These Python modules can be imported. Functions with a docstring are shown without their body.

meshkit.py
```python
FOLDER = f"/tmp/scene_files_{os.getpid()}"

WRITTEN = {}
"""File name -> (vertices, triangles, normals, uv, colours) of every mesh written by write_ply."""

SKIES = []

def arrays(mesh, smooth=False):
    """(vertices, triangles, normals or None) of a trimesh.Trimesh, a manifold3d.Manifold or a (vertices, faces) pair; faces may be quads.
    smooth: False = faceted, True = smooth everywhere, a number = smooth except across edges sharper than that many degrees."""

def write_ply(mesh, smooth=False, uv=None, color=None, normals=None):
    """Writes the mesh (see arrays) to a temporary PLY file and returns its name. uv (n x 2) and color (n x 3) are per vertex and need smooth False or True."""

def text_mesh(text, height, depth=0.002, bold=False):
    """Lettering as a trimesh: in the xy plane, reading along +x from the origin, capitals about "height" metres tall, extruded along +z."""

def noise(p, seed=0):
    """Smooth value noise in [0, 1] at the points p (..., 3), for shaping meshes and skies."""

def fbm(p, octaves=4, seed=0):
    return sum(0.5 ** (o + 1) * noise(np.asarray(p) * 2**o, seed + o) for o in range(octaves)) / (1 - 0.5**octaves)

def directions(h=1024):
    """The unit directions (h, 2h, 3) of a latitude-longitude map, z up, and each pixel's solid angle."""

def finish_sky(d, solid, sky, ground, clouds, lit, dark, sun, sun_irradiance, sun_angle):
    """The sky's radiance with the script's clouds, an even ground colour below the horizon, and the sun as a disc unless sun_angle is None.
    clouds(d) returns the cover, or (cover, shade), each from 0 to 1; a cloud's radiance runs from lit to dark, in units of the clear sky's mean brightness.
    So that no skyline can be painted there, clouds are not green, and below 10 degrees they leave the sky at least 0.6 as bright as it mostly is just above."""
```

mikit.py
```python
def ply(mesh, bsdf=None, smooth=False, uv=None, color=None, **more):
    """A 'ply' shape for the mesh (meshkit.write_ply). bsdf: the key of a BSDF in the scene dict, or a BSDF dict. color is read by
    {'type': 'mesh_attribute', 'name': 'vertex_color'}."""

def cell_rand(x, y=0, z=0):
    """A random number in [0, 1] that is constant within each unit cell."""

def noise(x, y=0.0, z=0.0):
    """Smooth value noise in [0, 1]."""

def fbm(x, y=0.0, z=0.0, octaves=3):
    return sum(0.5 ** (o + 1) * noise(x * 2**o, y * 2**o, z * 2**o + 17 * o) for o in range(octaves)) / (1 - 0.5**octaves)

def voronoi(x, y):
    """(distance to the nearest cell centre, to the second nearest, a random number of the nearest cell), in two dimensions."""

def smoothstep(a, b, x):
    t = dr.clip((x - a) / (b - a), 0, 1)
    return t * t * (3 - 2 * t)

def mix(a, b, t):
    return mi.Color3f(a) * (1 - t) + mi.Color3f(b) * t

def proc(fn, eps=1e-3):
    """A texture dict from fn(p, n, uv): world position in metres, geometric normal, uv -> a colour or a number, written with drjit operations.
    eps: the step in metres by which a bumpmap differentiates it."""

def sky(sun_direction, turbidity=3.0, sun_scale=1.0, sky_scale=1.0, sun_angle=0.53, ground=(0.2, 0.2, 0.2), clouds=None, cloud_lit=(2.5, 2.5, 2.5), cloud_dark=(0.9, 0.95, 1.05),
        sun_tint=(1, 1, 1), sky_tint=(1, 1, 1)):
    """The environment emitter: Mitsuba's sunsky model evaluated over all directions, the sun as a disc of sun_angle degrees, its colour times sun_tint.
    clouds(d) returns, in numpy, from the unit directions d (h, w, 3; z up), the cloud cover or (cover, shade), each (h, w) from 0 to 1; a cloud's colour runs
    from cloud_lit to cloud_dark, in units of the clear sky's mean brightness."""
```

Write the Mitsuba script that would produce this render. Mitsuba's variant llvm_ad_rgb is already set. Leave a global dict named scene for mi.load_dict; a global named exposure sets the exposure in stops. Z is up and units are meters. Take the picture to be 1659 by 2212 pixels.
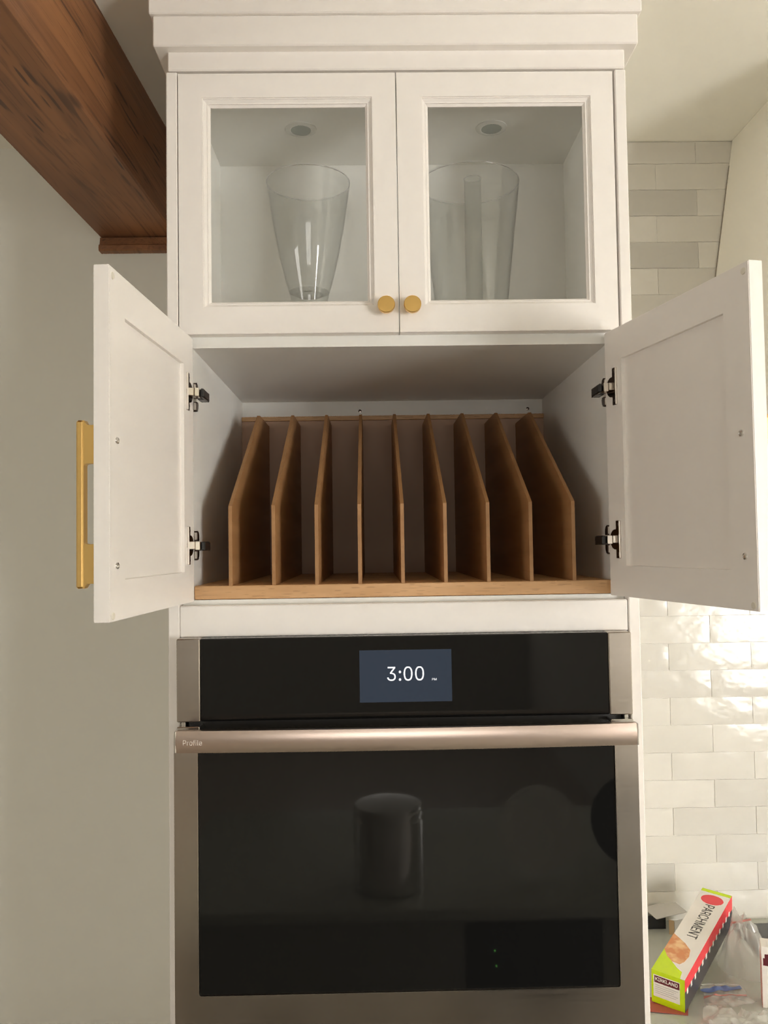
import math
import numpy as np
import trimesh
import mitsuba as mi
import drjit as dr
import mikit
import meshkit
from shapely.geometry import Polygon, Point, box as sbox
from shapely import affinity

T = mi.ScalarTransform4f
rng = np.random.default_rng(7)
scene, labels = {}, {}
Z0 = 1.835          # height of the camera above the floor; heights below are given relative to it

# ------------------------------------------------------------------ camera, exposure, daylight
_fwd = np.array([0.0144, 0.9991, 0.0393]); _fwd /= np.linalg.norm(_fwd)
_up = np.array([0.0142, -0.0395, 0.9991])
_cam = np.array([-0.0533, -1.4104, Z0])
scene['camera'] = {
    'type': 'perspective', 'fov': math.degrees(2 * math.atan(829.5 / 1790.6)), 'fov_axis': 'x', 'near_clip': 0.05, 'far_clip': 50.0,
    'to_world': T().look_at(origin=_cam.tolist(), target=(_cam + _fwd).tolist(), up=_up.tolist())}
exposure = 0.0
DAY = [27.5, 27.0, 26.2]       # daylight in the window behind the camera, to the right
DAY3 = [4.6, 4.5, 4.3]          # the window at the far end of the room behind the camera
DAY2 = [7.0, 6.85, 6.55]          # the window in the left wall, shaded by trees

# ------------------------------------------------------------------ materials
def bsdf(name, d):
    scene[name] = d
    return name

def princ(color, rough=0.5, metallic=0.0, spec=0.5, **k):
    c = color if isinstance(color, dict) else {'type': 'rgb', 'value': list(color)}
    return {'type': 'twosided', 'bsdf': {'type': 'principled', 'base_color': c, 'roughness': rough, 'metallic': metallic, 'specular': spec, **k}}

paint = bsdf('mat_paint', princ((0.79, 0.757, 0.72), 0.38, spec=0.4))
melamine = bsdf('mat_melamine', princ((0.74, 0.735, 0.70), 0.4, spec=0.4))
wallpaint = bsdf('mat_wallpaint', princ((0.69, 0.68, 0.615), 0.75, spec=0.2))
dimpaint = bsdf('mat_dimpaint', princ((0.40, 0.375, 0.335), 0.8, spec=0.1))
ceilpaint = bsdf('mat_ceilpaint', princ((0.79, 0.775, 0.70), 0.85, spec=0.1))
grout = bsdf('mat_grout', princ((0.76, 0.74, 0.69), 0.9, spec=0.1))
caulk = bsdf('mat_caulk', princ((0.27, 0.24, 0.20), 0.8, spec=0.1))
blackglass = bsdf('mat_blackglass', princ((0.006, 0.006, 0.006), 0.03, spec=0.5))
blackmatte = bsdf('mat_blackmatte', princ((0.012, 0.012, 0.012), 0.4, spec=0.4))
plasticblack = bsdf('mat_plasticblack', princ((0.01, 0.01, 0.01), 0.25, spec=0.5))
brass = bsdf('mat_brass', princ((0.80, 0.53, 0.19), 0.28, metallic=1.0))
nickel = bsdf('mat_nickel', princ((0.80, 0.75, 0.68), 0.16, metallic=1.0))
satin = bsdf('mat_satin', princ((0.82, 0.77, 0.71), 0.4, metallic=1.0))
bronze = bsdf('mat_bronze', princ((0.13, 0.105, 0.092), 0.12, metallic=1.0))
chrome = bsdf('mat_chrome', princ((0.75, 0.73, 0.70), 0.2, metallic=1.0))
vaseglass = bsdf('mat_vaseglass', {'type': 'thindielectric', 'int_ior': 1.6, 'specular_transmittance': {'type': 'rgb', 'value': [0.968, 0.978, 0.972]}, 'specular_reflectance': {'type': 'rgb', 'value': [0.5, 0.5, 0.5]}})
pane = bsdf('mat_pane', {'type': 'thindielectric', 'int_ior': 1.5})
glass = bsdf('mat_glass', {'type': 'dielectric', 'int_ior': 1.5, 'ext_ior': 1.0})
clearbump = bsdf('mat_bumper', princ((0.70, 0.66, 0.57), 0.2))
lensgrey = bsdf('mat_lens', princ((0.30, 0.33, 0.31), 0.3))
ringwhite = bsdf('mat_ring', princ((0.62, 0.62, 0.59), 0.4))
floorwood = bsdf('mat_floor', princ((0.34, 0.285, 0.235), 0.4))
quartz = bsdf('mat_quartz', princ((0.45, 0.46, 0.41), 0.14, spec=0.5))
cardboard = bsdf('mat_cardboard', princ((0.40, 0.28, 0.16), 0.8))
paperwhite = bsdf('mat_paperwhite', princ((0.78, 0.74, 0.70), 0.5))
greyboard = bsdf('mat_greyboard', princ((0.52, 0.50, 0.47), 0.6))
lime = bsdf('mat_lime', princ((0.55, 0.72, 0.005), 0.35))
red = bsdf('mat_red', princ((0.72, 0.045, 0.06), 0.35))
darkred = bsdf('mat_darkred', princ((0.10, 0.012, 0.02), 0.4))
inkdark = bsdf('mat_ink', princ((0.035, 0.03, 0.032), 0.4))
boxblack = bsdf('mat_boxblack', princ((0.045, 0.04, 0.045), 0.3))
redpaper = bsdf('mat_redpaper', princ((0.34, 0.07, 0.05), 0.6))
lettergrey = bsdf('mat_lettergrey', princ((0.62, 0.55, 0.50), 0.4))
steelwall = bsdf('mat_islandgreen', princ((0.30, 0.29, 0.26), 0.5))
iron = bsdf('mat_iron', princ((0.03, 0.03, 0.03), 0.35))
ceramic = bsdf('mat_ceramic', princ((0.78, 0.76, 0.72), 0.25))


def _beamcol(p, n, uv):
    x = p.x - 0.0325 * p.y
    w = mikit.fbm(x * 7 + 1.5, p.y * 1.9, p.z * 7, 2) * 0.06
    u, v = x + w, p.z + w
    g = mikit.fbm(u * 26 + 3, p.y * 1.1, v * 26, 3)
    f = mikit.noise(u * 150, p.y * 3.2, v * 150)
    h = mikit.noise(u * 420, p.y * 16, v * 420)
    k = mikit.noise(u * 165 + 3, p.y * 13.0, v * 165)
    q = mikit.noise(u * 17 + 9, p.y * 3.0, v * 17)
    c = mikit.mix((0.262, 0.118, 0.052), (0.185, 0.082, 0.038), mikit.smoothstep(0.3, 0.7, g))
    c = mikit.mix(c, (0.100, 0.046, 0.024), mikit.smoothstep(0.50, 0.85, f) * 0.38)
    c = mikit.mix(c, (0.090, 0.042, 0.024), mikit.smoothstep(0.60, 0.9, h) * 0.35)
    return mikit.mix(c, (0.040, 0.024, 0.020), mikit.smoothstep(0.58, 0.80, k) * mikit.smoothstep(0.42, 0.70, q) * 0.72)


def _maplecol(p, n, uv):
    g = mikit.fbm(p.x * 9 + p.z * 5, p.y * 22, p.z * 60, 3)
    f = mikit.noise(p.x * 70, p.y * 160, p.z * 420)
    c = mikit.mix((0.57, 0.345, 0.175), (0.51, 0.295, 0.140), mikit.smoothstep(0.3, 0.7, g))
    return mikit.mix(c, (0.36, 0.19, 0.085), mikit.smoothstep(0.60, 0.80, f) * 0.5)


def _divcol(p, n, uv):
    g = mikit.fbm(p.x * 9, p.y * 3, p.z * 30, 3)
    f = mikit.noise(p.x * 50, p.y * 14, p.z * 260)
    c = mikit.mix((0.35, 0.186, 0.080), (0.305, 0.156, 0.064), mikit.smoothstep(0.3, 0.7, g))
    return mikit.mix(c, (0.30, 0.15, 0.06), mikit.smoothstep(0.62, 0.85, f) * 0.3)


def _steelrough(p, n, uv):
    return 0.19 + 0.05 * mikit.noise(p.x * 5, p.y * 5, p.z * 900) + 0.05 * mikit.noise(p.x * 14, p.y * 3, p.z * 14)


def _tilebump(p, n, uv):
    return mikit.fbm(p.x * 26, p.y * 10, p.z * 34, 3) * 1.0


def _bread(p, n, uv):
    g = mikit.fbm(p.x * 70, p.y * 70, p.z * 70, 3)
    return mikit.mix((0.62, 0.24, 0.09), (0.78, 0.50, 0.26), mikit.smoothstep(0.35, 0.7, g))


beamwood = bsdf('mat_beamwood', princ(mikit.proc(_beamcol), 0.45, spec=0.35))
maple = bsdf('mat_maple', princ(mikit.proc(_maplecol), 0.4, spec=0.35))
divwood = bsdf('mat_divider', princ(mikit.proc(_divcol), 0.42, spec=0.35))
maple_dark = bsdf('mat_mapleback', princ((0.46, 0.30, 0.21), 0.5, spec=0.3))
steel = bsdf('mat_steel', princ((0.48, 0.43, 0.38), mikit.proc(_steelrough), metallic=1.0))
steelhandle = bsdf('mat_steelhandle', princ((0.62, 0.50, 0.435), 0.27, metallic=1.0))
breadprint = bsdf('mat_breadprint', princ(mikit.proc(_bread), 0.4))
tilemats = []
_tb = mikit.proc(_tilebump, 2e-3)
for i, c in enumerate([(0.71, 0.685, 0.625), (0.69, 0.665, 0.605), (0.665, 0.64, 0.585), (0.575, 0.555, 0.51), (0.735, 0.71, 0.65)]):
    tilemats.append(bsdf('mat_tile_%d' % i, {'type': 'twosided', 'bsdf': {'type': 'bumpmap', 'arbitrary': _tb, 'scale': 0.0013,
        'nested': {'type': 'principled', 'base_color': {'type': 'rgb', 'value': list(c)}, 'roughness': 0.17, 'specular': 0.4}}}))
bagplastic = bsdf('mat_bag', {'type': 'blendbsdf', 'weight': 0.28, 'bsdf_0': {'type': 'thindielectric', 'int_ior': 1.45},
                              'bsdf_1': {'type': 'twosided', 'bsdf': {'type': 'roughplastic', 'alpha': 0.12, 'diffuse_reflectance': {'type': 'rgb', 'value': [0.74, 0.73, 0.69]}}}})
bagblue = bsdf('mat_bagblue', princ((0.10, 0.16, 0.36), 0.3))
bagpink = bsdf('mat_bagpink', princ((0.48, 0.20, 0.17), 0.3))

# ------------------------------------------------------------------ geometry helpers (x right, y away from the camera, z up)
def cbox(x0, x1, y0, y1, z0, z1, c=0.0):
    """a box with chamfered edges"""
    lo = np.array([min(x0, x1), min(y0, y1), min(z0, z1)]); hi = np.array([max(x0, x1), max(y0, y1), max(z0, z1)])
    if c <= 0:
        return trimesh.creation.box(bounds=[lo, hi])
    c = min(c, 0.45 * float((hi - lo).min()))
    pts = []
    for sx in (0, 1):
        for sy in (0, 1):
            for sz in (0, 1):
                s = np.array([sx, sy, sz]); p = np.where(s == 1, hi, lo); d = np.where(s == 1, -c, c)
                for k in range(3):
                    q = p + d; q[k] = p[k]
                    pts.append(q)
    return trimesh.Trimesh(*_hull(np.array(pts)), process=False)


def _hull(pts):
    h = trimesh.convex.convex_hull(pts)
    return np.array(h.vertices), np.array(h.faces)


def R(x0, x1, y0, y1, z0, z1, c=0.0):
    """box with z relative to the camera's height"""
    return cbox(x0, x1, y0, y1, z0 + Z0, z1 + Z0, c)


def cat(*ms):
    return trimesh.util.concatenate(list(ms))


def extr(poly, h):
    return trimesh.creation.extrude_polygon(poly, h, engine='earcut')


def frame3(o, ex, ey, ez):
    M = np.eye(4); M[:3, 0], M[:3, 1], M[:3, 2], M[:3, 3] = ex, ey, ez, o
    return M


def tr(m, M):
    m = m.copy(); m.apply_transform(M); return m


def cyl(p0, p1, r, n=24, r1=None):
    p0, p1 = np.array(p0, float), np.array(p1, float); h = np.linalg.norm(p1 - p0); r1 = r if r1 is None else r1
    prof = np.array([[0, 0], [r, 0], [r1, h], [0, h]])
    m = trimesh.creation.revolve(prof, sections=n)
    return tr(m, trimesh.geometry.align_vectors([0, 0, 1], (p1 - p0) / h) if False else _align(p0, p1 - p0))


def _align(o, d):
    ez = np.array(d, float) / np.linalg.norm(d)
    a = np.array([0, 0, 1.0]) if abs(ez[2]) < 0.9 else np.array([1.0, 0, 0])
    ex = np.cross(a, ez); ex /= np.linalg.norm(ex)
    return frame3(o, ex, np.cross(ez, ex), ez)


def lathe(prof, o, n=48, axis=(0, 0, 1)):
    return tr(trimesh.creation.revolve(np.array(prof, float), sections=n), _align(o, axis))


def key_for(base):
    if base not in scene and not any(k.startswith(base + '__') for k in scene):
        return base
    i = 1
    while True:
        k = '%s_%03d' % (base, i)
        if k not in scene and not any(q.startswith(k + '__') for q in scene):
            return k
        i += 1


_reserved = set()
def thing(name, label, category, group=None):
    k = name; i = 0
    while k in _reserved:
        i += 1; k = '%s_%03d' % (name, i)
    _reserved.add(k)
    labels[k] = {'label': label, 'category': category}
    if group:
        labels[k]['group'] = group
    return k


def part(parent, name, mesh, mat, smooth=False, label=None, **more):
    k = key_for(parent + '__' + name)
    scene[k] = mikit.ply(mesh, mat, smooth=smooth, **more)
    if label:
        labels[k] = {'label': label}
    return k


def single(name, mesh, mat, label, category, group=None, smooth=False):
    k = thing(name, label, category, group)
    scene[k] = mikit.ply(mesh, mat, smooth=smooth)
    return k


def struct(name, mesh, mat, label, **more):
    scene[name] = mikit.ply(mesh, mat, **more)
    labels[name] = {'label': label, 'kind': 'structure'}
    return name

# ------------------------------------------------------------------ the room
CEIL = 1.003 + Z0
RX, LX, FY, BY = 4.7, -4.2, -3.7, 0.636
DY, PXW = -7.0, 1.5      # a deeper room opens behind the camera at the left
struct('wall_back', cbox(LX - 0.12, RX + 0.12, BY, BY + 0.12, 0, CEIL), wallpaint, 'painted wall behind the tall cabinet')
struct('ceiling', cbox(LX - 0.12, RX + 0.12, DY - 0.12, BY + 0.12, CEIL, CEIL + 0.12), ceilpaint, 'cream painted ceiling')
struct('floor', cbox(LX - 0.12, RX + 0.12, DY - 0.12, BY + 0.12, -0.1, 0), floorwood, 'brown wood floor')
struct('wall_right', cbox(RX, RX + 0.12, FY, BY, 0, CEIL), wallpaint, 'painted wall at the right of the kitchen')
struct('wall_partition', cbox(PXW, PXW + 0.12, DY, FY - 0.12, 0, CEIL), dimpaint, 'taupe partition wall behind the camera')
# (frame origin, along, up, outwards), size and daylight of the two windows
def wall_with_window(name, lab, o, ax, out, length, mat, w, L, idx):
    F = frame3(o, ax, [0, 0, 1], out)
    a0, a1, z0, z1 = w
    m = tr(extr(sbox(0, 0, length, CEIL).difference(sbox(a0, z0, a1, z1)), 0.12), F)
    if np.linalg.det(F[:3, :3]) < 0:
        m.faces = m.faces[:, ::-1]
    struct(name, m, mat, lab)
    k = 'window_%d' % idx
    labels[k] = {'label': 'daylit window behind the camera', 'kind': 'structure'}
    ring = sbox(a0, z0, a1, z1).difference(sbox(a0 + 0.05, z0 + 0.05, a1 - 0.05, z1 - 0.05))
    am = (a0 + a1) / 2
    fm = cat(extr(ring, 0.05), cbox(am - 0.025, am + 0.025, z0 + 0.05, z1 - 0.05, 0, 0.04))
    scene[k + '__frame'] = mikit.ply(tr(fm, F @ frame3([0, 0, 0.03], [1, 0, 0], [0, 1, 0], [0, 0, 1])), paint)
    q = np.array([[a0 + 0.05, z0 + 0.05, 0.075], [a1 - 0.05, z0 + 0.05, 0.075], [a1 - 0.05, z1 - 0.05, 0.075], [a0 + 0.05, z1 - 0.05, 0.075]])
    pm = tr(trimesh.Trimesh(q, [[0, 2, 1], [0, 3, 2]], process=False), F)
    nrm = np.cross(pm.vertices[pm.faces[0][1]] - pm.vertices[pm.faces[0][0]], pm.vertices[pm.faces[0][2]] - pm.vertices[pm.faces[0][0]])
    if nrm @ np.array(out) > 0:
        pm.faces = pm.faces[:, ::-1]
    scene[k + '__pane'] = mikit.ply(pm, ceilpaint, emitter={'type': 'area', 'radiance': {'type': 'rgb', 'value': L}})
wall_with_window('wall_front', 'painted wall behind the camera at the right with a window', [PXW, FY, 0], [1, 0, 0], [0, -1, 0], RX + 0.12 - PXW, wallpaint, (1.05, 2.45, 0.70, 2.30), DAY, 1)
wall_with_window('wall_left', 'painted wall at the left of the room with a window', [LX, BY, 0], [0, -1, 0], [-1, 0, 0], BY - DY, wallpaint, (3.5, 5.7, 0.85, 2.30), DAY2, 2)
wall_with_window('wall_rear', 'taupe wall with a window at the far end of the room behind the camera', [LX - 0.12, DY, 0], [1, 0, 0], [0, -1, 0], PXW - LX + 0.12, dimpaint, (3.35, 5.55, 1.15, 2.45), DAY3, 3)

# zellige tiles on the wall to the right of the cabinet: every tile its own part of the wall
PZ, PX = 0.06655, 0.2035
def tile_mesh(w, h, seed):
    nx, nz = max(3, int(w / 0.02)), 4
    u, v = np.meshgrid(np.linspace(0, 1, nx + 1), np.linspace(0, 1, nz + 1), indexing='ij')
    P = np.stack([u * w, np.zeros_like(u), v * h], -1)
    nn = meshkit.fbm(np.stack([u * w * 24 + seed * 13.7, v * h * 30, np.full_like(u, seed * 3.1)], -1), 3, seed)
    edge = np.minimum(np.minimum(u, 1 - u) * w, np.minimum(v, 1 - v) * h)
    P[..., 1] = -0.0085 - 0.0010 * (nn - 0.5) + np.where(edge < 1e-6, 0.0006, 0.0)
    e = (meshkit.noise(np.stack([u * 6 + seed, v * 4, u * 0 + seed * 1.7], -1), seed) - 0.5) * 0.0012
    P[..., 2] += np.where((v < 1e-6) | (v > 1 - 1e-6), e, 0)
    P[..., 0] += np.where((u < 1e-6) | (u > 1 - 1e-6), e, 0)
    V = P.reshape(-1, 3); idx = np.arange((nx + 1) * (nz + 1)).reshape(nx + 1, nz + 1)
    F = []
    for i in range(nx):
        for j in range(nz):
            a, b, c, d = idx[i, j], idx[i + 1, j], idx[i + 1, j + 1], idx[i, j + 1]
            F += [[a, b, c], [a, c, d]]
    loop = list(idx[:, 0]) + list(idx[-1, 1:]) + list(idx[-2::-1, -1]) + list(idx[0, -2:0:-1])
    B = V[loop].copy(); B[:, 1] = 0.0; n0 = len(V)
    V = np.vstack([V, B]); m = len(loop)
    for i in range(m):
        j = (i + 1) % m
        F += [[loop[i], n0 + i, n0 + j], [loop[i], n0 + j, loop[j]]]
    return trimesh.Trimesh(V, F, process=False)

TX0, TX1 = 0.402, 1.19
scene['wall_back__grout_bed'] = mikit.ply(R(0.40, TX1, BY - 0.0078, BY - 0.0005, -0.921, 1.0025), grout)
variants = [mikit.ply(tile_mesh(PX - 0.0013, PZ - 0.0013, s), 'mat_tile_0', smooth=24) for s in range(7)]
special = {(16, 0): 3, (14, 0): 3, (12, 0): 2, (17, 0): 1, (17, 1): 1, (18, 0): 2, (15, 0): 4, (13, 0): 4, (-4, 0): 1, (-5, 0): 4, (-6, 1): 2, (-8, 0): 1, (-9, 0): 3}
for r in range(-11, 19):
    zb = -0.2525 + PZ * r
    zt = min(zb + PZ, 1.0015); zb2 = max(zb, -0.9205)
    if zt - zb2 < 0.008:
        continue
    x = (0.569 if r % 2 == 0 else 0.466) - PX
    c = -1
    while x < TX1:
        xa, xb = max(x, TX0), min(x + PX, TX1)
        if xb - xa > 0.012:
            full = (xb - xa > PX - 1e-6) and (zt - zb2 > PZ - 1e-6)
            s = int(rng.integers(0, 7)); mt = special.get((r, c), (0, 1, 2, 4)[int(rng.integers(0, 4))])
            k = key_for('wall_back__tile')
            if full:
                d = dict(variants[s])
            else:
                d = mikit.ply(tile_mesh(xb - xa - 0.0013, zt - zb2 - 0.0013, s), 'mat_tile_0', smooth=24)
            d['bsdf'] = {'type': 'ref', 'id': tilemats[mt]}
            tilt = rng.normal(0, 0.003, 2)
            M = T().translate([xa + 0.0008, BY - 0.002 + 0.0008 * rng.random(), zb2 + Z0 + 0.0008]).rotate([0, 0, 1], math.degrees(tilt[0] * 0.5)).rotate([1, 0, 0], math.degrees(tilt[1]))
            d['to_world'] = M
            scene[k] = d
        x += PX; c += 1

# stained ceiling beam at the left, running from the back wall towards the camera, with its ledge moulding
def beam_x(y, left):
    return (-0.7399 + 0.0318 * y) if left else (-0.5499 + 0.0332 * y)
_ya, _yb = -4.2, BY
_pb = []
for y in (_ya, _yb):
    for s in (True, False):
        for z in (0.772 + Z0, CEIL):
            xx = beam_x(y, s)
            if z < CEIL - 0.01:
                _pb += [[xx + (0.004 if s else -0.004), y, z], [xx, y, z + 0.004]]
            else:
                _pb.append([xx, y, z])
struct('ceiling_beam', trimesh.Trimesh(*_hull(np.array(_pb)), process=False), beamwood, 'reddish brown stained wood beam under the ceiling left of the cabinet')
_tp = Polygon([(0, 0), (-0.020, 0), (-0.0235, 0.003), (-0.0235, 0.013), (-0.020, 0.0165), (-0.015, 0.018), (-0.012, 0.0365), (0, 0.0365)])
_tm = tr(extr(_tp, 0.236), frame3([-0.7175, BY, 0.7335 + Z0], [0, 1, 0], [0, 0, 1], [1, 0, 0]))
struct('trim_1', _tm, beamwood, 'stained wood ledge moulding where the beam meets the wall')

# ------------------------------------------------------------------ tall oven cabinet
cab = thing('oven_cabinet', 'tall cream cabinet with glass doors above two open solid doors and a built-in oven', 'cabinet')
for s in (-1, 1):
    part(cab, 'side_panel', R(s * 0.381, s * 0.400, 0, BY - 0.002, -Z0, 0.8238, 0.0015), paint)
part(cab, 'frieze_board', R(-0.3975, 0.3995, 0.001, 0.60, 0.8265, 0.866, 0.002), paint)
def crown(t, z0, z1):
    return R(-0.400 - t, 0.400 + t, -t, BY - 0.002, z0, z1, 0.002)
part(cab, 'crown_board', crown(0.0180, 0.8590, 0.9125), paint)
part(cab, 'crown_board', crown(0.0240, 0.9125, 1.0028), paint)
up = [R(-0.380, -0.363, 0.022, 0.314, 0.346, 0.8255, 0), R(0.363, 0.380, 0.022, 0.314, 0.346, 0.8255, 0),
      R(-0.363, 0.363, 0.022, 0.314, 0.8025, 0.8255), R(-0.363, 0.363, 0.022, 0.314, 0.3565, 0.366), R(-0.380, 0.380, 0.314, 0.320, 0.346, 0.8255)]
part(cab, 'display_box', cat(*up), melamine)
tb = [R(-0.380, -0.361, 0.022, 0.58, -0.110, 0.3565, 0), R(0.361, 0.380, 0.022, 0.58, -0.110, 0.3565, 0),
      R(-0.361, 0.361, 0.022, 0.58, 0.3455, 0.3565), R(-0.361, 0.361, 0.022, 0.58, -0.110, -0.0905), R(-0.361, 0.361, 0.575, 0.58, -0.0905, 0.3455)]
part(cab, 'tray_box', cat(*tb), melamine)
part(cab, 'filler_panel', R(-0.3805, 0.3795, 0.0005, 0.0185, -0.1520, -0.0990, 0.0018), paint)
for (x, z) in ((-0.079, 0.322), (-0.079, 0.3085), (0.366 - 0.04, 0.323)):
    part(cab, 'screw', lathe([[0, 0], [0.004, 0], [0.0036, 0.0012], [0, 0.0016]], [x, 0.5748, z + Z0], 14, (0, -1, 0)), bronze, label='small dark screw head')

# glass doors
DZ0, DZ1 = 0.3645, 0.8205
def glass_door(x0, x1, knob_x, xo):
    d = cab + '__glass_door'
    k = key_for(d)
    outer = sbox(x0, DZ0, x1, DZ1)
    ox0, ox1, oz0, oz1 = xo
    hole = sbox(ox0, oz0, ox1, oz1)
    m = tr(extr(outer.difference(hole), 0.0205), frame3([0, 0.0207, Z0], [1, 0, 0], [0, 0, 1], [0, -1, 0]))
    # softened outer arris: a thin front ring slightly smaller than the slab
    ring = sbox(x0 + 0.001, DZ0 + 0.001, x1 - 0.001, DZ1 - 0.001).difference(hole)
    m2 = tr(extr(ring, 0.0008), frame3([0, 0.0004, Z0], [1, 0, 0], [0, 0, 1], [0, -1, 0]))
    scene[k] = mikit.ply(cat(m, m2), paint)
    # stepped moulding round the glass: profile (inset, depth)
    prof = [(0.0, 0.0018), (0.0016, 0.0018), (0.0016, 0.0034), (0.0062, 0.0066), (0.0082, 0.0066), (0.0082, 0.0086), (0.0120, 0.0118), (0.0120, 0.0140)]
    V, F = [], []
    for (a, y) in prof:
        V += [[ox0 + a, y, oz0 + a + Z0], [ox1 - a, y, oz0 + a + Z0], [ox1 - a, y, oz1 - a + Z0], [ox0 + a, y, oz1 - a + Z0]]
    for i in range(len(prof) - 1):
        for j in range(4):
            a, b = 4 * i + j, 4 * i + (j + 1) % 4
            F += [[a, b, b + 4], [a, b + 4, a + 4]]
    part(k, 'moulding', trimesh.Trimesh(np.array(V), F, process=False), paint)
    g = np.array([[ox0 + 0.008, 0.0137, oz0 + 0.008 + Z0], [ox1 - 0.008, 0.0137, oz0 + 0.008 + Z0], [ox1 - 0.008, 0.0137, oz1 - 0.008 + Z0], [ox0 + 0.008, 0.0137, oz1 - 0.008 + Z0]])
    part(k, 'pane', trimesh.Trimesh(g, [[0, 1, 2], [0, 2, 3]], process=False), pane, label='clear glass pane')
    kp = [[0, 0], [0.0062, 0], [0.0062, 0.011], [0.0075, 0.0135], [0.0138, 0.0160], [0.0147, 0.0172], [0.0147, 0.0240], [0.0138, 0.0252], [0, 0.0254]]
    part(k, 'knob', lathe(kp, [knob_x, 0.0003, 0.4065 + Z0], 40, (0, -1, 0)), brass, smooth=35, label='round satin brass knob')
    return k
glass_door(-0.3792, -0.0026, -0.0242, (-0.3375, -0.0436, 0.4105, 0.7775))
glass_door(-0.0008, 0.3770, 0.0203, (0.0420, 0.3375, 0.4105, 0.7770))

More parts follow.
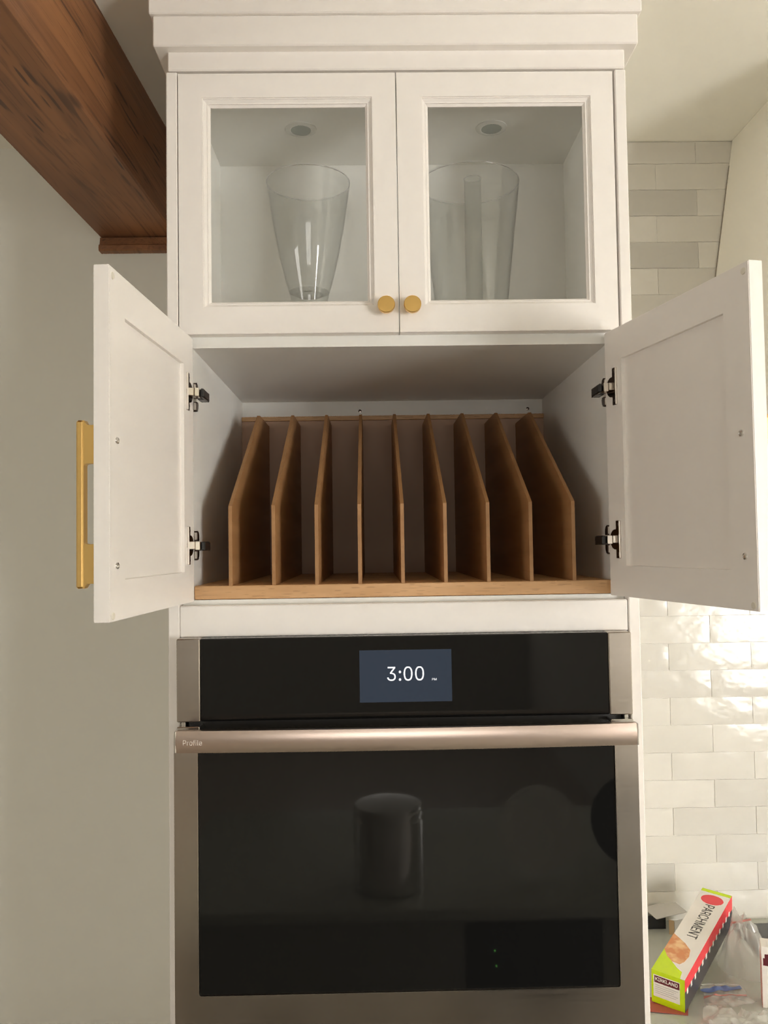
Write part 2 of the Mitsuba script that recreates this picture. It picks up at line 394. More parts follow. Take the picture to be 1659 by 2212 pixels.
# solid doors, standing open
def plate2d(pts):
    return Polygon(pts)
def solid_door(side, ang, hx, hy, lab):
    W, z0, z1, th = 0.3790, -0.0916, 0.3581, 0.0210
    a = math.radians(ang)
    u = np.array([side * math.sin(a), -math.cos(a), 0.0])          # from the hinge edge to the free edge, along the door
    n_in = np.array([-side * math.cos(a), -math.sin(a), 0.0])     # out of the face that looks into the opening
    o = np.array([side * hx, hy, Z0])
    # local frame: X along the door, Y up, Zl out of the inner face (made right handed by mirroring X order)
    M = frame3(o, u, [0, 0, 1], n_in)
    def L(m):
        q = tr(m, M)
        if np.linalg.det(M[:3, :3]) < 0:
            q.faces = q.faces[:, ::-1]
        return q
    k = key_for(cab + '__door')
    hole = sbox(0.0545, -0.0405, 0.3250, 0.3035)
    ringp = sbox(0, z0, W, z1).difference(hole)
    ms = [tr(extr(ringp, th - 0.002), frame3([0, 0, -th + 0.001], [1, 0, 0], [0, 1, 0], [0, 0, 1])),
          tr(extr(sbox(0.001, z0 + 0.001, W - 0.001, z1 - 0.001).difference(hole), th), frame3([0, 0, -th], [1, 0, 0], [0, 1, 0], [0, 0, 1])),
          cbox(0.050, 0.330, -0.045, 0.308, -0.0145, -0.0056)]
    scene[k] = mikit.ply(L(cat(*ms)), paint)
    labels[k] = {'label': lab}
    # pull handle on the outer face near the free edge
    hz0, hz1 = -0.0500, 0.1637
    zc0, zc1 = 0.0060, 0.1085
    prof = [(0, hz0 + 0.006), (0.0150, hz0 + 0.006), (0.0185, hz0 + 0.001), (0.0190, hz0), (0.0270, hz0), (0.0288, hz0 + 0.002), (0.0288, hz1 - 0.002), (0.0270, hz1), (0.0190, hz1), (0.0185, hz1 - 0.001),
            (0.0150, hz1 - 0.006), (0, hz1 - 0.006), (0, zc1), (0.0150, zc1), (0.0180, zc1 - 0.0008), (0.0200, zc1 - 0.003), (0.0208, zc1 - 0.006),
            (0.0208, zc0 + 0.006), (0.0200, zc0 + 0.003), (0.0180, zc0 + 0.0008), (0.0150, zc0), (0, zc0)]
    hp = Polygon(prof)
    bar = cbox(0.0192, 0.0288, hz0, hz1, -0.0022, 0.0142, 0.0024)
    hm = cat(tr(extr(hp, 0.0108), frame3([0, 0, 0.0006], [1, 0, 0], [0, 1, 0], [0, 0, 1])), extr(hp.buffer(-0.0008), 0.012), bar)
    part(k, 'pull_handle', L(tr(hm, frame3([0.3620, 0, -th], [0, 0, -1], [0, 1, 0], [-1, 0, 0]))), brass, label='satin brass pull handle')
    for zz in (0.1379, -0.0220):
        part(k, 'screw', L(lathe([[0, 0], [0.0046, 0], [0.0042, 0.0016], [0.0026, 0.0024], [0.0022, 0.0014], [0, 0.0012]], [0.3550, zz, 0.0], 18)), chrome, smooth=30, label='steel screw head')
    for zz in (0.3465, -0.0845):
        part(k, 'bumper', L(lathe([[0, 0], [0.0048, 0], [0.0042, 0.0012], [0, 0.0020]], [0.3690, zz, 0.0], 18)), clearbump, smooth=40, label='clear round bumper dot')
    # concealed hinges
    for zz, tilt in ((0.2605, 1), (0.0030, 0)):
        h = part(k, 'hinge', L(hinge_plate(zz)), bronze, smooth=25, label='nickel concealed hinge')
    return k, L

def hinge_plate(zz):
    body = Point(0.0235, 0).buffer(0.0165, 24).intersection(sbox(0.0060, -0.02, 0.042, 0.02))
    body = body.union(sbox(0.0270, -0.0310, 0.0385, 0.0310))
    ms = [extr(body.buffer(0.0012).buffer(-0.0008), 0.0016)]
    for s in (-1, 1):
        ms.append(lathe([[0, 0], [0.0036, 0], [0.0030, 0.0014], [0, 0.0018]], [0.0325, s * 0.0245, 0.0014], 14))
    q = cat(*ms)
    q.apply_translation([0, zz, 0])
    return q

def hinge_arms(doorkey, side, hkeys, L):
    """the arm, damper and mounting wings, standing between door and cabinet side"""
    for hk, zz in hkeys:
        s = side
        z = zz + Z0
        def bx(xa, xb, y0, y1, z0, z1, c=0.0008):
            return cbox(s * xa, s * xb, y0, y1, z + z0, z + z1, c)
        rim = cbox(0.0378, 0.0404, zz - 0.0312, zz + 0.0312, 0.0002, 0.0034, 0.0005)
        part(hk, 'rim', L(rim), satin, label='bright edge of the cup flange')
        turn = 21 if s < 0 else 4
        def rot(m, x):
            m.apply_transform(trimesh.transformations.rotation_matrix(math.radians(turn), [0, 0, 1], [s * x, -0.026, z])); return m
        part(hk, 'arm', cat(rot(bx(0.3590, 0.3492, -0.0280, -0.0235, -0.0062, 0.0068), 0.354), bx(0.3580, 0.3495, -0.0235, 0.012, -0.0055, 0.0060)), nickel, label='bright nickel hinge arm')
        part(hk, 'arm_link', cat(rot(bx(0.3485, 0.3402, -0.0280, -0.0235, -0.0076, 0.0068), 0.345), bx(0.3480, 0.3408, -0.0235, 0.030, -0.0070, 0.0060)), nickel, label='bright nickel hinge link')
        part(hk, 'damper', cat(bx(0.3400, 0.3330, -0.0215, 0.026, -0.0085, 0.0068, 0.002), bx(0.3480, 0.3340, 0.000, 0.028, -0.0088, -0.0060, 0.0004)), plasticblack, label='black plastic damper')
        wing, plates = [], []
        for t in (-1, 1):
            w = Polygon([(0.0, 0.0), (0.012, 0.0), (0.0140, 0.004), (0.0125, 0.010), (0.008, 0.0155), (0.0, 0.0175)])
            w = affinity.scale(w, 1, t, origin=(0, 0))
            wing.append(tr(extr(w, 0.0060), frame3([s * 0.361 - (0.0060 if s > 0 else 0), 0.026, z + t * 0.0078], [0, 1, 0], [0, 0, 1], [1, 0, 0])))
            plates.append(cbox(s * 0.3600, s * 0.3560, 0.0215, 0.0256, z + t * 0.0098, z + t * 0.0225, 0.0006))
        part(hk, 'mounting_wing', cat(*wing), bronze, label='dark nickel mounting plate wings')
        for m in plates:
            part(hk, 'wing_lip', m, satin)

dk1, L1 = solid_door(-1, 3.44, 0.3568, 0.0033, 'solid left door standing open, seen from its inner face')
dk2, L2 = solid_door(1, 12.47, 0.3514, 0.0021, 'solid right door standing open in shade, seen from its inner face')
for dk, s in ((dk1, -1), (dk2, 1)):
    hinge_arms(dk, s, [(dk + '__hinge', 0.2605), (dk + '__hinge_001', 0.0030)], L1 if s < 0 else L2)

# ------------------------------------------------------------------ tray organizer in the open compartment
org = thing('tray_organizer', 'maple wood tray organizer with nine upright dividers in the open cabinet', 'organizer')
part(org, 'base', R(-0.3605, 0.3605, 0.0225, 0.560, -0.0898, -0.0668, 0.001), maple)
part(org, 'back_board', R(-0.3605, 0.3605, 0.560, 0.5745, -0.0668, 0.2975, 0.0005), maple_dark, label='darker brown plywood back board')
part(org, 'back_rail', R(-0.3605, 0.3605, 0.556, 0.5745, 0.2975, 0.3080, 0.0008), maple)
dp = Polygon([(0.0245, -0.0667), (0.5595, -0.0667), (0.5595, 0.2855), (0.396, 0.2855), (0.0245, 0.0707)])
for i in range(9):
    xc = -0.2985 + 0.0743 * i
    m = tr(extr(dp, 0.0062), frame3([xc - 0.0031, 0, Z0], [0, 1, 0], [0, 0, 1], [1, 0, 0]))
    part(org, 'divider', m, divwood)

# puck lights in the display box ceiling
for i, (x, lab) in enumerate(((-0.1800, 'unlit round puck light above the tapered vase, behind the left glass door'), (0.1880, 'unlit round puck light behind the right glass door'))):
    pk = thing('puck_light', lab, 'light', 'puck lights in the cabinet top')
    part(pk, 'ring', lathe([[0.0195, 0], [0.0305, 0], [0.0300, 0.0012], [0.027, 0.0026], [0.022, 0.0036], [0.0195, 0.0026]], [x, 0.160, 0.8025 + Z0], 40, (0, 0, -1)), ringwhite, smooth=30)
    part(pk, 'lens', lathe([[0, 0], [0.0195, 0], [0.0195, 0.0024], [0, 0.0028]], [x, 0.160, 0.8025 + Z0], 40, (0, 0, -1)), lensgrey, smooth=30, label='grey frosted lens')

# glassware
def vessel(outer, t, foot):
    """closed glass shell: outer profile from foot to rim, wall t, inner bottom at height foot"""
    o = np.array(outer, float)
    zi = np.linspace(o[-1, 1], foot, 14)
    ri = np.interp(zi, o[:, 1], o[:, 0]) - t
    inner = [[max(r, 0.001), z] for r, z in zip(ri, zi)]
    return [[0, o[0, 1]]] + [list(p) for p in o] + [[o[-1, 0] - t * 0.5, o[-1, 1] + t * 0.5]] + inner + [[inner[-1][0] * 0.6, foot - 0.003], [0, foot - 0.0045]]
vz = 0.3665 + Z0
def vase(name, label, prof, o, zbase, rim):
    """a blown glass vase: thin wall, thickened rim, solid foot"""
    k = thing(name, label, 'vase')
    p = np.array(prof, float)
    zf = np.linspace(zbase, p[-1, 1], 40); rf = np.interp(zf, p[:, 1], p[:, 0])
    # smooth the radius a little so the silhouette curves
    for _ in range(3):
        rf[1:-1] = (rf[:-2] + 2 * rf[1:-1] + rf[2:]) / 4
    part(k, 'wall', lathe(np.stack([rf, zf], 1), o, 80), vaseglass, smooth=True)
    t = np.linspace(0, 2 * math.pi, 13)
    part(k, 'rim', lathe(np.stack([rf[-1] + rim * np.cos(t), zf[-1] + rim * np.sin(t)], 1), o, 80), glass, smooth=True)
    zb = np.linspace(0, zbase - 0.0006, 12); rb = np.interp(zb, p[:, 1], p[:, 0])
    part(k, 'foot', lathe([[r, z] for r, z in zip(rb, zb)] + [[rb[-1] * 0.9, zbase - 0.001], [rb[-1] * 0.6, zbase - 0.006], [0.0005, zbase - 0.008]], o, 80), vaseglass, smooth=40)
    part(k, 'base_ring', lathe(np.stack([rb[-1] * 0.62 + 0.0022 * np.cos(t), zbase - 0.006 + 0.0016 * np.sin(t)], 1), o, 60), glass, smooth=True)
zz = [0, .004, .02, .05, .085, .100, .1235, .150, .1825, .2415, .290, .3305]
rr = [.042, .044, .040, .034, .0315, .0335, .0400, .0475, .0552, .0667, .0740, .0800]
vase('vase', 'clear glass vase tapering to a thick foot behind the left glass door', np.stack([rr, zz], 1), [-0.1670, 0.160, vz], 0.118, 0.0015)
vase('vase', 'wide clear glass vase behind the right glass door', [[.060, 0], [.064, .006], [.066, .06], [.072, .12], [.081, .2], [.089, .27], [.093, .312]], [0.1390, 0.128, vz], 0.014, 0.0015)
vase('bud_vase', 'slim tall clear glass tube vase behind the wide vase', [[.0165, 0], [.017, .004], [.017, .385]], [0.1635, 0.270, vz], 0.012, 0.0011)

# ------------------------------------------------------------------ wall oven
ov = thing('wall_oven', 'built-in stainless steel and black glass wall oven under the open cabinet', 'oven')
XO = -0.0022
part(ov, 'body', R(-0.372, 0.372, 0.022, 0.55, -0.850, -0.1535, 0), blackmatte)
cp = part(ov, 'control_panel', R(XO - 0.3395, XO + 0.3395, -0.0240, 0.021, -0.2878, -0.1518, 0.0015), blackglass, label='black glass control panel')
for s in (-1, 1):
    part(ov, 'end_trim', R(XO + s * 0.3400, XO + s * 0.3785, -0.0250, 0.021, -0.2885, -0.1516, 0.0016), steel, label='brushed stainless end trim')
k = key_for(ov + '__screen')
sm = R(XO - 0.0757, XO + 0.0775, -0.02445, -0.0230, -0.2612, -0.1752)
scene[k] = mikit.ply(sm, blackglass, emitter={'type': 'area', 'radiance': {'type': 'rgb', 'value': [0.026, 0.037, 0.056]}})
labels[k] = {'label': 'dark blue lit touch screen'}
def text_on(txt, h, width, x, y, z, depth=0.0004, bold=False):
    m = meshkit.text_mesh(txt, h, depth, bold)
    b = m.bounds
    m.apply_translation([-b[0, 0], -b[0, 1], 0])
    if width:
        m.apply_scale([width / (b[1, 0] - b[0, 0]), h / (b[1, 1] - b[0, 1]), 1])
    return tr(m, frame3([x, y, z + Z0], [1, 0, 0], [0, 0, 1], [0, -1, 0]))
k = part(ov, 'clock_digits', text_on('3:00', 0.0238, 0.0615, XO - 0.0300, -0.02450, -0.2264), blackglass, label='white clock digits 3:00')
scene[k]['emitter'] = {'type': 'area', 'radiance': {'type': 'rgb', 'value': [1.0, 1.0, 1.0]}}
k = part(ov, 'clock_suffix', text_on('PM', 0.0036, 0.0078, XO + 0.0444, -0.02450, -0.2264, bold=True), blackglass, label='small white letters PM')
scene[k]['emitter'] = {'type': 'area', 'radiance': {'type': 'rgb', 'value': [0.9, 0.9, 0.9]}}
# vent gap between panel and door
part(ov, 'vent_gap', R(-0.365, 0.362, -0.004, 0.021, -0.305, -0.288, 0), blackmatte)
for s in (-1, 1):
    part(ov, 'hinge_cover', cat(R(XO + s * 0.3400, XO + s * 0.3775, -0.030, 0.010, -0.3005, -0.2950, 0.0012), R(XO + s * 0.3660, XO + s * 0.3725, -0.018, 0.010, -0.2955, -0.2880, 0.0006)), chrome, label='grey metal corner bracket')
dr_ = ov + '__door'
ringd = sbox(XO - 0.3785, -0.800, XO + 0.3785, -0.3045).difference(sbox(XO - 0.3395, -0.7205, XO + 0.3400, -0.2990).buffer(0.0))
ringd = ringd.union(sbox(XO - 0.3785, -0.312, XO + 0.3785, -0.3045))
win_hole = sbox(XO - 0.3395, -0.7205, XO + 0.3400, -0.312)
win_hole = win_hole.buffer(-0.004).buffer(0.004)
doorp = sbox(XO - 0.3785, -0.800, XO + 0.3785, -0.3045).difference(win_hole)
ringa = win_hole.buffer(0.0009).difference(win_hole)
scene[dr_] = mikit.ply(tr(extr(doorp, 0.044), frame3([0, -0.001, Z0], [1, 0, 0], [0, 0, 1], [0, -1, 0])), steel)
labels[dr_] = {'label': 'stainless oven door with a dark glass window'}
part(dr_, 'window_edge', tr(extr(ringa, 0.0456), frame3([0, -0.001, Z0], [1, 0, 0], [0, 0, 1], [0, -1, 0])), nickel, label='bright polished edge around the window')
part(dr_, 'window', tr(extr(win_hole.buffer(-0.0004), 0.0425), frame3([0, -0.001, Z0], [1, 0, 0], [0, 0, 1], [0, -1, 0])), blackglass, label='dark glass window')
# bowed bar handle
hpoly = []
for t in np.linspace(-1, 1, 9):
    hpoly.append((-0.0862 - 0.0022 * (1 - t * t), -0.3075 + 0.0172 * t))
hpoly += [(-0.0740, -0.2908), (-0.0700, -0.2935), (-0.0700, -0.3215), (-0.0740, -0.3242)]
def bow(x):
    return 0.008 * ((x / 0.366) ** 2 - 0.45)
HV, HF, nh = [], [], len(hpoly)
hx_ = np.linspace(-0.366, 0.366, 31)
for x in hx_:
    HV += [[XO + x, y + bow(x), z + Z0] for y, z in hpoly]
for i in range(30):
    for j in range(nh):
        a_, b_ = i * nh + j, i * nh + (j + 1) % nh
        HF += [[a_, b_, b_ + nh], [a_, b_ + nh, a_ + nh]]
cap = [[0, j, j + 1] for j in range(1, nh - 1)]
HF += [list(f[::-1]) for f in cap] + [list(np.array(f) + 30 * nh) for f in cap]
hm = trimesh.Trimesh(np.array(HV), HF, process=False)
if hm.volume < 0:
    hm.invert()
hk = part(dr_, 'handle', hm, steelhandle, smooth=12, label='broad stainless bar handle')
for s in (-1, 1):
    part(dr_, 'handle_end', cat(R(XO + s * 0.3661, XO + s * 0.3690, -0.0836, -0.0650, -0.3245, -0.2905, 0.0008), R(XO + s * 0.335, XO + s * 0.362, -0.067, -0.0448, -0.3190, -0.3060, 0.001)), chrome, label='steel handle end cap and bracket')
_pf = meshkit.text_mesh('Profile', 0.0083, 0.0005)
_pf.apply_translation([-_pf.bounds[0, 0], 0, 0]); _pf.apply_scale([0.0306 / _pf.bounds[1, 0], 1, 1])
_pf = tr(_pf, frame3([-0.3570, -0.08462, -0.3122 + Z0], [0.9992, -0.0405, 0], [0, 0, 1], [-0.0405, -0.9992, 0]))
part(dr_, 'lettering', _pf, lettergrey, label='pale lettering Profile')
scene_dr = None
part(cab, 'bottom_drawer', R(-0.380, 0.380, 0.0, 0.55, -1.72, -0.870, 0.002), paint)

# ------------------------------------------------------------------ range hood at the right
def loft(bot, top):
    V = np.array(list(bot) + list(top)); return trimesh.Trimesh(*_hull(V), process=False)
HB, HT = -0.085 + Z0, CEIL - 0.0005
hood = thing('range_hood', 'flared cream plaster range hood against the tiled wall right of the cabinet', 'range hood')
part(hood, 'body', loft([(0.700, 0.06, HB), (1.80, 0.06, HB), (1.80, BY - 0.012, HB), (0.700, BY - 0.012, HB)], [(0.866, 0.16, HT), (1.63, 0.16, HT), (1.63, BY - 0.012, HT), (0.866, BY - 0.012, HT)]), ceilpaint)
_cl = [(0.7005 + 0.1655 * t, HB + (HT - HB) * t) for t in (0.0, 0.94)]
cm = cyl([_cl[0][0] - 0.0006, BY - 0.0125, _cl[0][1]], [_cl[1][0] - 0.0006, BY - 0.0125, _cl[1][1]], 0.0022, 10, 0.0014)
part(hood, 'caulk_line', cm, caulk, label='grey caulk line along the tiled wall')

# ------------------------------------------------------------------ counter at the right and what lies on it
CT = -0.921
part_c = single('countertop', R(0.4005, RX - 0.002, -0.02, BY - 0.002, CT - 0.03, CT, 0.002), quartz, 'pale greenish grey countertop right of the oven cabinet', 'countertop')
bc = thing('base_cabinet', 'cream base cabinet under the countertop beside the oven cabinet', 'cabinet')
part(bc, 'body', R(0.4015, RX - 0.003, 0.02, BY - 0.002, -Z0 + 0.10, CT - 0.0305, 0.002), paint)
part(bc, 'plinth', R(0.4015, RX - 0.003, 0.08, BY - 0.002, -Z0, -Z0 + 0.0995, 0), paint)
for i in range(3):
    x0 = 0.404 + i * 0.62
    part(bc, 'door', R(x0, x0 + 0.612, 0.0, 0.0195, -Z0 + 0.11, CT - 0.034, 0.002), paint)
single('cooktop', R(0.7890, 1.700, 0.03, 0.586, CT, CT + 0.009, 0.002), bsdf('mat_cooktop', princ((0.022, 0.022, 0.021), 0.22)), 'black glass cooktop on the countertop at the right edge', 'cooktop')

# parchment paper box, leaning
Rm = np.array([[0.7921, 0.6095, -0.0318], [-0.6077, 0.7829, -0.1332], [-0.0563, 0.1248, 0.9906]])
o = np.array([0.4905, 0.2712, -0.9171 + 0.0006]); U_, V_, W_ = 0.0649, 0.3482, 0.0677
MB = np.eye(4); MB[:3, :3] = np.linalg.qr(Rm)[0] * np.sign(np.diag(np.linalg.qr(Rm)[1])); MB[:3, 3] = o + [0, 0, Z0]
pb = thing('parchment_box', 'long leaning box of parchment paper with lime green end, red stripe and white top', 'box')
part(pb, 'carton', tr(cbox(0, U_, 0, V_, 0, W_, 0.0008), MB), paperwhite)
e = 0.00025
def onface(face, poly, lift=1):
    """a printed patch on a face: coordinates (a, b) on it"""
    m = extr(poly, e * lift)
    if face == 'top':
        F = frame3([0, 0, W_], [1, 0, 0], [0, 1, 0], [0, 0, 1])
    elif face == 'end':
        F = frame3([0, 0, 0], [1, 0, 0], [0, 0, 1], [0, -1, 0])
    elif face == 'left':
        F = frame3([0, 0, 0], [0, -1, 0], [0, 0, 1], [-1, 0, 0])
    else:
        F = frame3([U_, 0, 0], [0, 1, 0], [0, 0, 1], [1, 0, 0])
    return tr(m, MB @ F)
part(pb, 'green_border', onface('end', sbox(0, 0, U_, W_).difference(sbox(.0035, .0135, U_ - .0095, W_ - .0085))), lime, label='lime green border of the near end')
part(pb, 'green_corner', onface('top', Polygon([(0, 0), (U_ - .009, 0), (U_ - .012, .022), (U_ - .024, .030), (U_ - .04, .046), (.012, .058), (0, .078)])), lime, label='lime green printed corner')
part(pb, 'green_strip', onface('top', sbox(0, V_ - .012, U_, V_)), lime, label='lime green strip at the far end')
part(pb, 'green_side', onface('left', sbox(-.09, 0, 0, W_)), lime, label='lime green left side')
part(pb, 'red_oval', onface('top', affinity.translate(affinity.scale(Point(0, 0).buffer(1, 32), .024, .020), U_ / 2, V_ - .040)), red, label='red oval emblem')
part(pb, 'red_stripe', onface('side', Polygon([(0, .042), (V_, .036), (V_, W_), (0, W_)])), red, label='red stripe')
part(pb, 'dark_side', onface('side', Polygon([(0, 0), (V_, 0), (V_, .036), (0, .042)])), boxblack, label='dark lower side')
dash = [onface('side', Polygon([(v, .0325), (v + .0085, .0325), (v + .0075, .0435), (v - .001, .0435)]), 2) for v in np.arange(.012, V_ - .01, .0255)]
part(pb, 'white_dashes', cat(*dash), paperwhite, label='row of white dashes')
part(pb, 'end_band', onface('end', Polygon([(.0055, W_ - .0245), (U_ - .0105, W_ - .0245), (U_ - .0105, W_ - .0105), (.0055, W_ - .0105)])), darkred, label='dark maroon name band')
tm = meshkit.text_mesh('KIRKLAND', 0.0072, 0.0003, True); b = tm.bounds; tm.apply_translation([-b[0, 0], -b[0, 1], 0]); tm.apply_scale([.044 / (b[1, 0] - b[0, 0]), 1, 1])
part(pb, 'end_lettering', tr(tm, MB @ frame3([.0075, -e * 1.2, W_ - .0205], [1, 0, 0], [0, 0, 1], [0, -1, 0])), paperwhite, label='white lettering KIRKLAND')
lines = [onface('end', sbox(.007, W_ - .030 - .0042 * i, U_ - .013 - .004 * (i % 3), W_ - .0287 - .0042 * i)) for i in range(5)]
part(pb, 'fine_print', cat(*lines), greyboard, label='grey lines of fine print')
tm = meshkit.text_mesh('PARCHMENT', 0.0205, 0.0003); b = tm.bounds; tm.apply_translation([-b[0, 0], -b[0, 1], 0]); tm.apply_scale([.142 / (b[1, 0] - b[0, 0]), 1, 1])
part(pb, 'lettering', tr(tm, MB @ frame3([.0245, V_ - .064, W_ + 0.0001], [0, -1, 0], [1, 0, 0], [0, 0, 1])), inkdark, label='dark lettering PARCHMENT')
bp_ = Polygon([(0, .078), (.012, .058), (.026, .045), (.041, .044), (.047, .055), (.050, .078), (.046, .100), (.030, .118), (0, .140)])
part(pb, 'food_print', onface('top', bp_, 1.3), breadprint, label='printed picture of browned bread')

# red paper under the box end, open carton behind it
def sheet(pts, zc, thick, seed, amp):
    p = Polygon(pts); m = extr(p, thick); m = m.subdivide().subdivide()
    n = meshkit.noise(np.array(m.vertices) * 45 + seed, seed) - 0.5
    v = np.array(m.vertices); v[:, 2] += np.maximum(n, -0.2) * amp + zc + amp * 0.2 + Z0; m.vertices = v
    return m
single('red_packet', sheet([(.445, .245), (.545, .225), (.560, .262), (.470, .300)], CT + .0002, .0015, 3, .003), redpaper, 'crumpled red paper packet under the parchment box end', 'packet')
ct = thing('carton_scrap', 'small torn grey white carton with brown inside behind the parchment box', 'carton')
part(ct, 'flap', tr(cbox(0, .085, 0, .055, 0, .0012), frame3([.600, .560, CT + .0335 + Z0], [.96, .28, .05], [-.28, .95, .10], [-.02, -.11, .99])), greyboard)
part(ct, 'panel', tr(cbox(0, .012, 0, .0012, 0, .033), frame3([.628, .558, CT + .0003 + Z0], [.8, -.6, 0], [.6, .8, 0], [0, 0, 1])), cardboard, label='brown cardboard edge')
part(ct, 'panel', tr(cbox(0, .055, 0, .0012, 0, .032), frame3([.640, .553, CT + .0003 + Z0], [.92, .39, 0], [-.39, .92, 0], [0, 0, 1])), greyboard)
part(ct, 'panel', tr(cbox(0, .06, 0, .0012, 0, .030), frame3([.570, .585, CT + .0003 + Z0], [1, 0, 0], [0, 1, 0], [0, 0, 1])), blackmatte, label='dark rear panel')

# crumpled zip bags
def crumple(cx, cy, rx, ry, h, rot, seed, zc, amp=0.35, n=40):
    th = np.linspace(0, 2 * math.pi, n, endpoint=False); rad = np.linspace(0.0, 1, n // 2)
    V, F = [], []
    for r in rad:
        for t in th:
            d = np.array([math.cos(t), math.sin(t)])
            q = meshkit.fbm(np.array([[d[0] * 1.4 + seed, d[1] * 1.4, r * 1.5]]), 3, seed)[0] - 0.5
            k = 1 + 0.5 * q
            x, y = rx * r * d[0] * k, ry * r * d[1] * k
            ridge = abs(meshkit.fbm(np.array([[x * 28 + seed, y * 28, seed * 2.0]]), 3, seed + 5)[0] - 0.5) * 2
            z = h * (1 - r ** 2.2) * (1 + amp * 2 * q) + h * amp * (0.5 - ridge) * (1 - r ** 3)
            V.append([x, y, max(z, 0.0008)])
    for i in range(len(rad) - 1):
        for j in range(n):
            a, b = i * n + j, i * n + (j + 1) % n
            F += [[a, a + n, b + n], [a, b + n, b]]
    V = np.array(V); c, s = math.cos(rot), math.sin(rot)
    V[:, :2] = V[:, :2] @ np.array([[c, s], [-s, c]])
    return trimesh.Trimesh(V + [cx, cy, zc + Z0], F, process=False)
def bag_height(x, y, seed, amp):
    P = np.stack([np.asarray(x) * 22 + seed, np.asarray(y) * 30, np.full(np.shape(x), seed * 1.3)], -1)
    r = 1 - np.abs(meshkit.fbm(P, 3, seed) - 0.5) * 4
    return 0.0010 + amp * (0.35 * meshkit.noise(P * 0.6, seed + 3) + 0.65 * np.clip(r, 0, 1) ** 2)
def flat_bag(c, seed, amp, n=46, lift=0.0, u0=0.0, u1=1.0, v0=0.0, v1=1.0, m=None):
    """a wrinkled film over the quad c (four corners), or the strip u0..u1, v0..v1 of it"""
    c = np.array(c, float); m = m or n
    u, v = np.meshgrid(np.linspace(u0, u1, n), np.linspace(v0, v1, m), indexing='ij')
    w = 0.012 * (meshkit.noise(np.stack([u * 5 + seed, v * 5, u * 0], -1), seed) - 0.5)
    xy = (1 - u)[..., None] * ((1 - v)[..., None] * c[0] + v[..., None] * c[3]) + u[..., None] * ((1 - v)[..., None] * c[1] + v[..., None] * c[2]) + w[..., None]
    z = bag_height(xy[..., 0], xy[..., 1], seed, amp) + lift
    V = np.concatenate([xy, z[..., None] + CT + Z0], -1).reshape(-1, 3)
    idx = np.arange(n * m).reshape(n, m)
    a, b_, d, e_ = idx[:-1, :-1].ravel(), idx[1:, :-1].ravel(), idx[1:, 1:].ravel(), idx[:-1, 1:].ravel()
    return trimesh.Trimesh(V, np.vstack([np.stack([a, b_, d], 1), np.stack([a, d, e_], 1)]), process=False)
b1 = thing('zip_bag', 'crumpled clear plastic zip bag standing beside the parchment box', 'bag')
part(b1, 'film', crumple(.728, .388, .058, .046, .098, -.9, 4, CT + .0004, .5, 64), bagplastic, smooth=40)
part(b1, 'zip_strip', tr(cbox(-.020, .020, -.0012, .0012, 0, .004, .0006), frame3([.728, .392, CT + .100 + Z0], [.9, -.3, .3], [.3, .95, 0], [-.3, .1, .95])), bagpink, label='pink zip closure')
b2 = thing('zip_bag', 'flat clear plastic zip bag with blue and pink stripes in front of the standing bag', 'bag')
B2 = [(.582, .235), (.690, .250), (.690, .335), (.612, .330)]
part(b2, 'film', flat_bag(B2, 9, .010), bagplastic, smooth=40)
part(b2, 'zip_strip', flat_bag(B2, 9, .010, 40, .0006, .0, .95, .66, .82, 8), bagblue, smooth=40, label='blue zip stripe')
part(b2, 'zip_strip', flat_bag(B2, 9, .010, 40, .0006, .0, 1., .40, .47, 5), bagpink, smooth=40, label='pink zip stripe')
b3 = single('plastic_wrap', flat_bag([(.560, .150), (.690, .140), (.690, .215), (.572, .222)], 15, .024), bagplastic, 'crumpled clear plastic wrap at the bottom right edge', 'plastic wrap', smooth=40)
cb = thing('printed_carton', 'white printed carton with a dark maroon print at the right edge beside the bags', 'carton')
FB = frame3([.7010, .246, CT + .0004 + Z0], [.9327, -.3607, 0], [.3607, .9327, 0], [0, 0, 1])
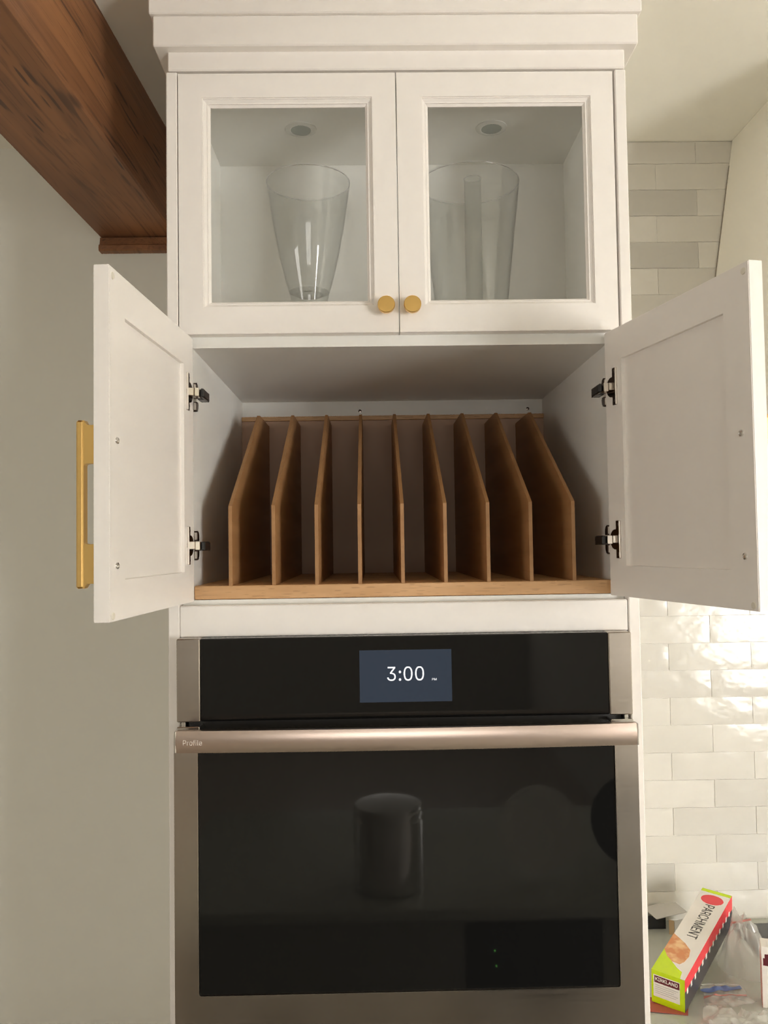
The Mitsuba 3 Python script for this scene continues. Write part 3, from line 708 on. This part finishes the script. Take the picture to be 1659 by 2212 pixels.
part(cb, 'body', tr(cbox(0, .075, 0, .040, 0, .118, .0008), FB), paperwhite)
part(cb, 'side_print', tr(cbox(-.0003, 0, 0, .040, 0, .100), FB), bagpink, label='faded red side')
part(cb, 'front_print', tr(cat(cbox(.006, .075, -.0003, 0, .086, .104), cbox(.003, .012, -.0003, 0, .082, .096)), FB), darkred, label='dark maroon print')

# ------------------------------------------------------------------ the island behind the camera, mirrored in the oven glass
isl = thing('kitchen_island', 'island counter facing the oven, mirrored in its glass', 'island')
part(isl, 'top', cbox(-0.62, 1.25, -1.60, -0.80, 0.885, 0.914, 0.003), quartz)
part(isl, 'body', cbox(-0.58, 1.21, -1.56, -0.83, 0.10, 0.8845, 0.002), steelwall)
part(isl, 'plinth', cbox(-0.56, 1.19, -1.52, -0.88, 0.0, 0.0995, 0.0), blackmatte)
part(isl, 'microwave', cbox(0.17, 0.52, -0.832, -0.822, 0.64, 0.868, 0.003), blackmatte, label='dark built-in microwave front')
for (x, z) in ((0.243, 0.80), (0.246, 0.762)):
    kk = part(isl, 'led', cbox(x - .0012, x + .0012, -0.8221, -0.8205, z - .0015, z + .0015), blackmatte, label='tiny green indicator light')
    scene[kk]['emitter'] = {'type': 'area', 'radiance': {'type': 'rgb', 'value': [1.5, 6.0, 1.0]}}
single('canister', lathe([[0, 0], [.090, 0], [.095, .005], [.095, .185], [.091, .188], [.091, .196], [.095, .199], [.095, .208], [.091, .211], [.091, .218], [0, .222]], [-0.02, -0.96, 0.9142], 48), chrome, 'brushed steel canister on the island', 'canister', smooth=30)
single('plate', lathe([[0, 0], [.06, 0], [.115, .016], [.116, .019], [.06, .006], [0, .005]], [0.40, -1.03, 1.035], 48, (0.1, 0.98, 0.22)), ceramic, 'pale round plate standing on the island', 'plate', smooth=40)
single('pan', lathe([[0, 0], [.11, 0], [.125, .05], [.121, .05], [.107, .005], [0, .004]], [0.68, -1.05, 1.045], 48, (-0.2, 0.95, 0.25)), iron, 'black frying pan standing on the island', 'pan', smooth=40)
